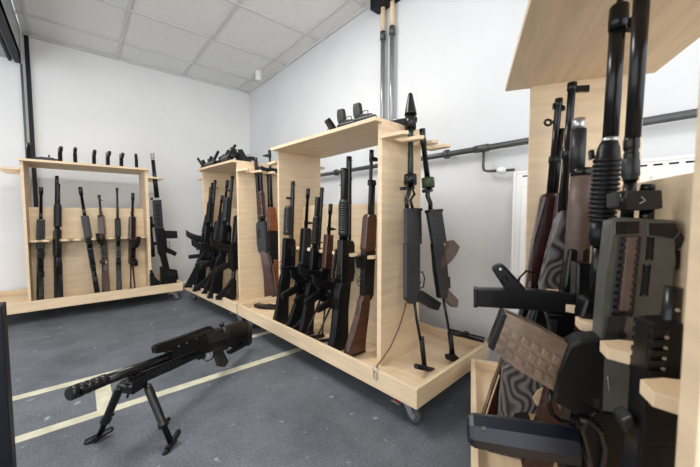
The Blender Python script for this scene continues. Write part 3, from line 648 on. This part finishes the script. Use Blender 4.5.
k.rod('side_rail', BLACK, P.p3(622, 309, -.022), P.p3(622, 309, -.027), .005)
k.poly('receiver_extension', DPOLY, P.pts([(602, 314), (623, 314), (618, 337), (599, 337)]), .046, bv=.003)
k.rod('receiver_extension', BLACK, P.p3(617, 331, -.022), P.p3(617, 331, -.026), .006)
for i in range(15):
    t = i / 14; x0, y0 = 666 - 5 * t, 232 + 86 * t; k.poly('top_rail', BLACK, P.pts([(x0 - 6, y0), (x0, y0), (x0 - .2, y0 + 3.2), (x0 - 6, y0 + 3.2)]), .024, bv=.0008)
k.poly('top_rail', BLACK, P.pts([(660, 222), (664, 222), (659, 322), (655, 322)]), .026, bv=.001)
k.poly('rear_sight', BLACK, P.pts([(665, 229), (676, 229), (680, 237), (678, 247), (665, 247)]), .036, bv=.005)
k.rod('rear_sight', BLACK, P.p3(673, 238, -.018), P.p3(673, 238, -.022), .006)
k.rod('sight_knob', BLACK, P.p3(673, 250), P.p3(672, 271), [(0, .010), (.002, .0135), (.028, .0135), (.031, .009)], seg=20)
k.path('engraving', STEEL, [P.p3(604 + i * .35, 372 + i * 3.5, -.0215) for i in range(5)], .0008)
for i in range(6): k.box('upper_receiver', GREY, P.p3(606.5, 366 + i * 5, -.0217), P.p3(610, 369 + i * 5, -.020), 0)
# magazine well and magazine
k.poly('magazine_well', POLY, P.pts([(566, 343), (578, 337), (602, 335), (600, 410), (552, 392), (556, 372)]), .045, bv=.005)
k.box('magazine_well', DPOLY, P.p3(590, 392, -.024), P.p3(596, 403, -.02), .001)
M4 = [(504, 311), (568, 343), (553, 389), (490, 347)]
k.poly('magazine', TAN, P.pts([(504, 311), (536, 325), (568, 343), (561, 366), (553, 389), (520, 370), (490, 347)]), .030, bv=.003)
tl, tr, br, bl = [P.p3(*p) for p in M4]
for j in range(3):
    for i in range(6):
        def at(u, v): return tl.lerp(tr, u).lerp(bl.lerp(br, u), v)
        u0 = .06 + i * .155; v0 = .30 + j * .235
        q = [at(u0, v0), at(u0 + .12, v0), at(u0 + .12, v0 + .17), at(u0, v0 + .17)]
        k.poly('magazine', TAN, [(p.x, p.z) for p in q], .036, bv=.0022)
for i in range(7):
    p = at(.07 + i * .14, .12); k.rod('magazine', TAN, p + V((0, -.0145, 0)), p + V((0, -.0175, 0)), .0035, seg=12)
k.poly('magazine_floor_plate', BLACK, P.pts([(501, 310), (507, 313), (493, 349.5), (487.5, 345)]), .037, bv=.003)
k.path('trigger_guard', BLACK, [P.p3(*p) for p in ((552, 392), (550, 404), (553, 416), (562, 423), (574, 424), (580, 412))], .004)
k.path('trigger_guard', STEEL, [P.p3(*p) for p in ((560, 394), (559, 404), (563, 412))], .0028)
k.poly('lower_receiver', BLACK, P.pts([(553, 388), (600, 402), (598, 420), (578, 412), (552, 398)]), .045, bv=.004)
k.poly('lower_receiver', POLY, P.pts([(590, 404), (640, 410), (672, 422), (664, 475), (590, 475), (577, 424), (584, 410)]), .046, bv=.006)
k.rod('lower_receiver', STEEL, P.p3(636, 432, -.026), P.p3(638, 432, -.034), .0045)
k.path('grip_frame', DPOLY, [P.p3(p[0], p[1], -.03) for p in ((576, 412), (585, 413), (596, 424), (600, 440), (596, 468))], .0045)
g0, g1 = P.p3(467, 430.5), P.p3(597, 451); u = P.scale(530, 440)
k.rod('pistol_grip', NAVY, g0, g1, [(0, 13 * u), (.006, 17 * u), (.014, 19.2 * u), (.10, 20 * u), (.19, 19 * u)], seg=8)
for i in range(5):
    c = g0.lerp(g1, .28 + i * .12); k.box('pistol_grip', DARK, c + V((-.008, -.0305, -.004)), c + V((.008, -.027, -.001)), 0)
k.rod('pistol_grip', BLACK, g0.lerp(g1, .14) + V((0, -.022, .018)), g0.lerp(g1, .14) + V((0, -.026, .023)), .004)
k.poly('stock', POLY, P.pts([(592, 470), (664, 470), (660, 530), (585, 530)]), .05, bv=.006)
P.put(k.done(), .006)
# railed black gun beside the near panel
P = Plane(FD, 'l', 1.01, .30)
k = K('compact_rifle', 'short black railed gun beside the near right panel of the foreground rack', 'rifle', gD)
k.rod('barrel', BLACK, P.p3(676.5, 288), P.p3(673, 325), [(0, .0095), (.05, .0105), (.10, .011)], seg=20)
k.rod('barrel', STEEL, P.p3(675, 309, -.0105), P.p3(675, 309, -.0125), .0025)
k.poly('handguard', POLY, P.pts([(645, 321), (678, 319), (676, 380), (672, 440), (634, 440), (640, 370)]), .045, bv=.006)
for j in range(6): k.poly('side_rail', BLACK, P.pts([(645 - j, 324 + j * 10), (661 - j, 324 + j * 10), (661 - j, 330 + j * 10), (645 - j, 330 + j * 10)]), .056, bv=.002)
for j in range(5): k.rod('side_rail', STEEL, P.p3(658 - j * 1.2, 327 + j * 10 + 5, -.026), P.p3(658 - j * 1.2, 327 + j * 10 + 5, -.0275), .0022)
k.poly('receiver', BLACK, P.pts([(634, 436), (672, 438), (668, 500), (626, 500)]), .045, bv=.004)
k.poly('charging_handle', DPOLY, P.pts([(618, 417), (630, 412), (634, 424), (622, 430)]), .03, bv=.004)
P.put(k.done(), .006)
# black tube lying over the far corner of rack C's tray
k = K('shotgun_barrel', 'short black barrel lying on the back right corner of the middle tray', 'gun barrel')
k.rod('barrel', BLACK, FC.P(1.40, .60, .2), FC.P(1.59, .62, .2), [(0, .012), (.003, .017), (.06, .017), (.062, .015), (.19, .015)], seg=18)
k.box('lug', BLACK, FC.P(1.5, .60, .205) + V((-.01, -.01, 0)), FC.P(1.5, .60, .225) + V((.012, .012, 0)), .002)
k.done()
# ------------------------------------------------------------------ heavy rifle on the floor
FR = Fr((.124, 1.367), 38); P = Plane(FR, 'w', 0, 0)
k = K('heavy_rifle', 'large black rifle standing on its bipod on the grey floor', 'rifle')
u = P.scale(110, 380) * .92
k.rod('barrel', BLACK, P.p3(100, 382.3), P.p3(176, 353.5), 5.4 * u, 5.2 * u, seg=24)
a, b = P.p3(69, 394), P.p3(106, 379.5); Lb = (b - a).length; q = lambda r: r * u
k.rod('muzzle_brake', BLACK, a, b, [(0, q(5.4)), (.02 * Lb, q(6.4)), (.16 * Lb, q(6.6)), (.17 * Lb, q(5)), (.20 * Lb, q(5)), (.22 * Lb, q(6.6)), (.33 * Lb, q(6.4)), (.35 * Lb, q(4.4)), (.42 * Lb, q(4.4)), (.44 * Lb, q(6.3)), (.52 * Lb, q(6.2)), (.54 * Lb, q(4.4)), (.61 * Lb, q(4.4)), (.63 * Lb, q(6.1)), (.76 * Lb, q(6)), (.77 * Lb, q(5.3)), (.8 * Lb, q(5.3)), (.81 * Lb, q(6)), (.97 * Lb, q(6)), (Lb, q(5.2))], seg=24)
for y in (-.0165, .0165): k.rod('muzzle_brake', BLACK, a.lerp(b, .18) + V((0, y, 0)), a.lerp(b, .66) + V((0, y, 0)), .008, seg=8)
k.rod('muzzle_brake', DARK, a - (b - a) * .004, a, .011)
k.poly('chassis', BLACK, P.pts([(131, 376), (137, 370.5), (150, 366.5), (192, 349.5), (200, 350), (204, 352), (198, 356), (170, 369), (140, 382.5), (133, 382)]), .036, bv=.005)
k.rod('chassis', DPOLY, P.p3(138, 371.5, -.018), P.p3(192, 350.5, -.018), .0022)  # thin paler rod stands in for the highlight along the chassis top
for i in range(9):
    x, y = 144 + i * 4, 377.2 - i * 1.85; k.poly('chassis', DARK, P.pts([(x, y), (x + 2, y - .9), (x + 1.4, y - 4.6), (x - .6, y - 3.7)]), .0365, bv=0)
k.poly('receiver', BLACK, P.pts([(168, 350), (198, 337), (222, 327.5), (224, 345), (207, 352.5), (192, 354), (168, 363)]), .036, bv=.005)
k.poly('scope_rail', BLACK, P.pts([(153.5, 346.8), (211, 327), (213.5, 329.5), (199, 337.5), (180, 344), (164, 351.8), (154.5, 353.4)]), .026, bv=.003)
for i in range(22):
    t = i / 22; x, y = 155 + 56 * t, 346.2 - 19.3 * t; k.poly('scope_rail', BLACK, P.pts([(x, y), (x + 1.3, y - .45), (x + 1.3, y - 1.7), (x, y - 1.25)]), .022, bv=0)
for x, y in ((176, 346), (184, 343), (194, 339)): k.rod('scope_rail', STEEL, P.p3(x, y, -.0135), P.p3(x, y, -.0145), .004)
k.rod('bolt_handle', STEEL, P.p3(222, 332, -.02), P.p3(213, 325, -.055), .007, .006)
k.rod('bolt_handle', BLACK, P.p3(214, 325.5, -.05), P.p3(208.5, 319.5, -.06), [(0, .007), (.008, .011), (.022, .013), (.034, .009)])
k.poly('action_block', DPOLY, P.pts([(203, 334), (222, 327.5), (227, 327), (226, 338), (205, 344)]), .042, bv=.004)
k.poly('stock', POLY, P.pts([(213, 335), (222, 328.5), (240, 321), (245, 322), (247.5, 331), (247.5, 341), (245, 345.5), (229, 354), (228.5, 351), (242, 344), (240, 341), (237, 341.5), (236, 347), (231.5, 347.5), (230, 342), (227.5, 343), (226, 349), (221, 350.5), (214, 352), (208, 350), (210, 340)]), .030, bv=.003)
k.poly('cheek_rest', POLY, P.pts([(221, 329), (239, 321.4), (242, 325), (224, 333)]), .036, bv=.004)
k.poly('butt_pad', DPOLY, P.pts([(244.5, 321.5), (248, 323), (250, 332), (249.5, 343), (246, 346)]), .036, bv=.004)
k.poly('pistol_grip', POLY, P.pts([(214, 350), (221, 349.5), (227, 361.5), (223, 367), (218.5, 366.5), (216, 358)]), .026, bv=.004)
k.path('trigger_guard', BLACK, [P.p3(*p) for p in ((201.5, 353), (203, 359), (207, 361.5), (212, 359), (215, 352))], .003)
k.path('trigger_guard', STEEL, [P.p3(*p) for p in ((208, 352), (208.5, 356), (207.5, 358))], .002)
k.poly('magazine', BLACK, P.pts([(191, 354), (203, 350), (203.5, 357.5), (196, 360)]), .03, bv=.003)
k.box('bipod_mount', BLACK, P.p3(126, 382, -.028), P.p3(142, 384.5, .028), .004)
k.rod('bipod_mount', BLACK, P.p3(127, 386, -.03), P.p3(127, 386, .03), .011)
k.path('bipod_mount', BLACK, [P.p3(131, 386), P.p3(129, 392), P.p3(127, 398)], .004)
MW = Matrix.Translation(P.org) @ Matrix.Rotation(FR.a, 4, 'Z'); MI = MW.inverted()
for i, (fx, fy, px_, py_) in enumerate(((.026, 1.49, 127, 386), (.222, 1.262, 141, 384))):
    key = 'bipod_leg#%d' % i; top = P.p3(px_, py_, (.026 if i == 0 else -.026)); ft = MI @ V((fx, fy, .018)); Ll = (ft - top).length
    k.rod(key, BLACK, top, ft, [(0, .012), (.02, .015), (Ll * .62, .0135), (Ll * .66, .018), (Ll * .72, .018), (Ll * .73, .010), (Ll, .010)], seg=14)
    kn = top.lerp(ft, .69); k.rod(key, BLACK, kn, kn + V((.028, 0, .006)), .008)
    c = V((fx, fy, .016))
    d = V((.046, -.004, .012)) if i == 0 else V((.030, .020, .024))
    pl = k.g(key + '/foot', BLACK)[0]
    k.rod(key + '/foot', BLACK, MI @ (c - d), MI @ (c + d), [(0, .006), (.006, .011), (.085, .011), (.092, .006)], seg=8)
    k.rod(key + '/foot', BLACK, MI @ (c + V((-.016, -.016, -.004))), MI @ (c + V((.016, .016, -.002))), .010, seg=8)
P.put(k.done())
# ------------------------------------------------------------------ pistols and small arms
def pistol(name='pistol', m=POLY):
    k = K(name, '', 'pistol')   # x = barrel direction, z = up; origin under the grip
    k.poly('slide', BLACK, [(-.02, .108), (.155, .108), (.158, .115), (.155, .135), (-.015, .137), (-.022, .13)], .026, bv=.003)
    for i in range(5): k.box('slide', DARK, (-.012 + i * .006, -.0133, .112), (-.009 + i * .006, .0133, .130), 0)
    k.poly('frame', m, [(-.015, .085), (-.01, .109), (.13, .109), (.13, .096), (.07, .092), (.045, .085)], .025, bv=.003)
    k.path('trigger_guard', m, [(.04, 0, .088), (.045, 0, .068), (.065, 0, .062), (.088, 0, .068), (.092, 0, .094)], .003, seg=6)
    k.poly('grip', m, [(-.012, .105), (.042, .092), (.030, .05), (.018, .0), (-.035, .0), (-.030, .04), (-.020, .085)], .030, bv=.007)
    k.box('front_sight', BLACK, (.145, -.002, .135), (.152, .002, .141), 0)
    k.rod('muzzle', DARK, (.158, 0, .123), (.160, 0, .123), .006)
    return k.done()
p0 = pistol(); first = True
def place(o, fr, l, w_, z, rx, ry, rz, sc=1):
    o.matrix_world = Matrix.Translation(fr.P(l, w_, z)) @ Matrix.Rotation(fr.a, 4, 'Z') @ Matrix.Rotation(R(rz), 4, 'Z') @ Matrix.Rotation(R(ry), 4, 'Y') @ Matrix.Rotation(R(rx), 4, 'X') @ Matrix.Scale(sc, 4)
# top of rack A: the pistols stand on their grips, muzzles towards the room
names = ['leftmost', 'third', 'fourth', 'fifth', 'sixth', 'seventh', 'last at the right']
for i, (l, ang) in enumerate(((.33, -82), (.515, -84), (.61, -88), (.735, -88), (.83, -86), (.93, -88), (1.045, -98))):
    o = p0 if i == 0 else dup(p0)
    o['label'] = {0: 'black pistol at the left end of the top of the left rack', 1: 'black pistol right after the flat machine pistol on the left rack', 2: 'narrow black pistol alone near the middle of the left rack top',
                  3: 'black pistol fourth from the right end on top of the left rack', 4: 'black pistol third from the right end on top of the left rack',
                  5: 'black pistol second from the right end on top of the left rack', 6: 'black pistol at the right end on top of the left rack'}[i]
    o['group'] = 'pistols on top of the left rack'
    place(o, FA, l, .14 + .02 * (i % 2), 1.2885, 0, 0, ang, .85)
k = K('machine_pistol', 'flat black machine pistol lying on top of the left rack', 'machine pistol')
k.poly('receiver', BLACK, [(0, .0), (.17, 0), (.17, .03), (.155, .045), (.02, .045), (0, .03)], .045, bv=.006)
k.rod('barrel', BLACK, (.16, 0, .022), (.22, 0, .022), .012); k.poly('magazine', POLY, [(-.05, .0), (.02, .0), (.02, .035), (-.04, .038)], .03, bv=.004)
k.poly('rear_sight', BLACK, [(.10, .04), (.12, .04), (.115, .085), (.10, .08)], .014, bv=.003)
place(k.done(), FA, .385, .11, 1.2885, 0, 0, 3, .6)
# top of rack C: pistols lying upside down with their grips up
lab = ['black pistol at the left of the three on top of the middle rack', 'black pistol in the middle of the three on top of the middle rack', 'black pistol at the right of the three on top of the middle rack']
for i, (l, w_, rz) in enumerate(((.90, .13, 165), (1.03, .13, 8), (1.15, .13, 4))):
    o = dup(p0, lab[i]); o['group'] = 'pistols on top of the middle rack'
    place(o, FC, l, w_, 1.289 + (.110 if i else .085), 172 if i else 135, 0, rz, .76)
o = dup(p0, 'black pistol lying beside the launcher cone on the middle rack'); o['group'] = 'pistols on top of the middle rack'
place(o, FC, 1.20, .38, 1.306, 90, 0, 12)
k = K('cup', 'small white cup behind the pistols on the middle rack', 'cup')
k.rod('cup', WHITE, FC.P(1.262, .30, 1.288), FC.P(1.262, .30, 1.325), [(0, .026), (.03, .028), (.037, .024)], seg=20); k.rod('rim', STEEL, FC.P(1.262, .30, 1.322), FC.P(1.262, .30, 1.327), .0285, seg=20); k.done()
# top of rack B: a heap of short black submachine guns
k = K('submachine_gun', '', 'submachine gun')
k.rod('barrel', BLACK, (.25, 0, .035), (.38, 0, .035), [(0, .010), (.08, .009), (.081, .012), (.13, .012)])
k.poly('receiver', BLACK, [(.0, .012), (.26, .012), (.27, .03), (.26, .055), (.01, .055)], .04, bv=.006)
k.poly('pistol_grip', POLY, [(.06, .014), (.10, .014), (.08, -.08), (.04, -.08)], .03, bv=.006)
k.poly('magazine', POLY, [(.16, .014), (.20, .014), (.22, -.12), (.19, -.13)], .024, bv=.003)
k.poly('sight', BLACK, [(.22, .05), (.24, .05), (.238, .085), (.226, .085)], .012, bv=.002)
k.path('stock', BLACK, [(0, 0, .045), (-.12, 0, .05), (-.125, 0, -.03), (-.10, 0, -.03)], .007)
smg = k.done()
sl = ['farthest in the heap on top of the corner rack', 'second from the far end on top of the corner rack', 'third from the far end on top of the corner rack', 'second from the near end on top of the corner rack', 'topmost at the near end of the heap on the corner rack']
for i, (l, w_, z, rx, ry, rz) in enumerate(((.30, .15, 1.325, 150, 0, 172), (.36, .12, 1.335, 155, -3, 2), (.56, .16, 1.34, 140, -6, 8), (.70, .13, 1.35, 150, 0, -6), (.86, .18, 1.365, 140, 0, 150))):
    o = smg if i == 0 else dup(smg); o['label'] = 'short black submachine gun, ' + sl[i]; o['group'] = 'submachine guns on top of the corner rack'
    place(o, FB, l, w_, z, rx, ry, rz, .8)
for i, (l, rz) in enumerate(((.24, 70), (.42, 110), (.58, 60), (.74, 95), (.88, 75))):
    o = dup(p0, 'black pistol standing grip up in the corner rack heap, ' + ['nearest the far wall', 'second from the far wall', 'at its middle', 'second from the near end', 'at its near end'][i]); o['group'] = 'pistols in the corner rack heap'
    place(o, FB, l, .20 + .03 * (i % 2), 1.40, 170, -10, rz, .75)
k = K('machine_pistol', 'black machine pistol lying across the notched shelf of the corner rack', 'machine pistol')
k.poly('receiver', BLACK, [(0, 0), (.20, 0), (.21, .03), (.02, .04)], .035, bv=.006); k.rod('barrel', BLACK, (.20, 0, .02), (.27, 0, .03), .009)
k.poly('stock', POLY, [(-.07, .0), (.01, .005), (.01, .03), (-.06, .045)], .02, bv=.004)
place(k.done(), FB, 1.055, .34, 1.2135, 0, 0, 90, .9)
# magazines lying in the left end of rack C's tray
k = K('rifle_magazine', '', 'magazine')
k.poly('body', BLACK, [(.0, 0), (.05, .022), (.11, .028), (.17, .018), (.20, .0), (.185, -.04), (.15, -.024), (.10, -.016), (.05, -.022), (.015, -.045)], .026, bv=.004)
k.poly('floor_plate', POLY, [(.195, .004), (.205, -.002), (.19, -.045), (.18, -.04)], .03, bv=.002)
mg = k.done(); k = None
for i, (l, w_, rz, t) in enumerate(((.02, .12, 30, 'curved black magazine at the left end of the middle tray'), (.10, .17, 40, 'curved black magazine in the middle tray, second from its left end'), (.18, .33, 60, 'curved black magazine behind the other two in the middle tray'))):
    o = mg if i == 0 else dup(mg); o['label'] = t; o['group'] = 'magazines lying in the middle tray'
    place(o, FC, l, w_, .150, 90, 0, rz)
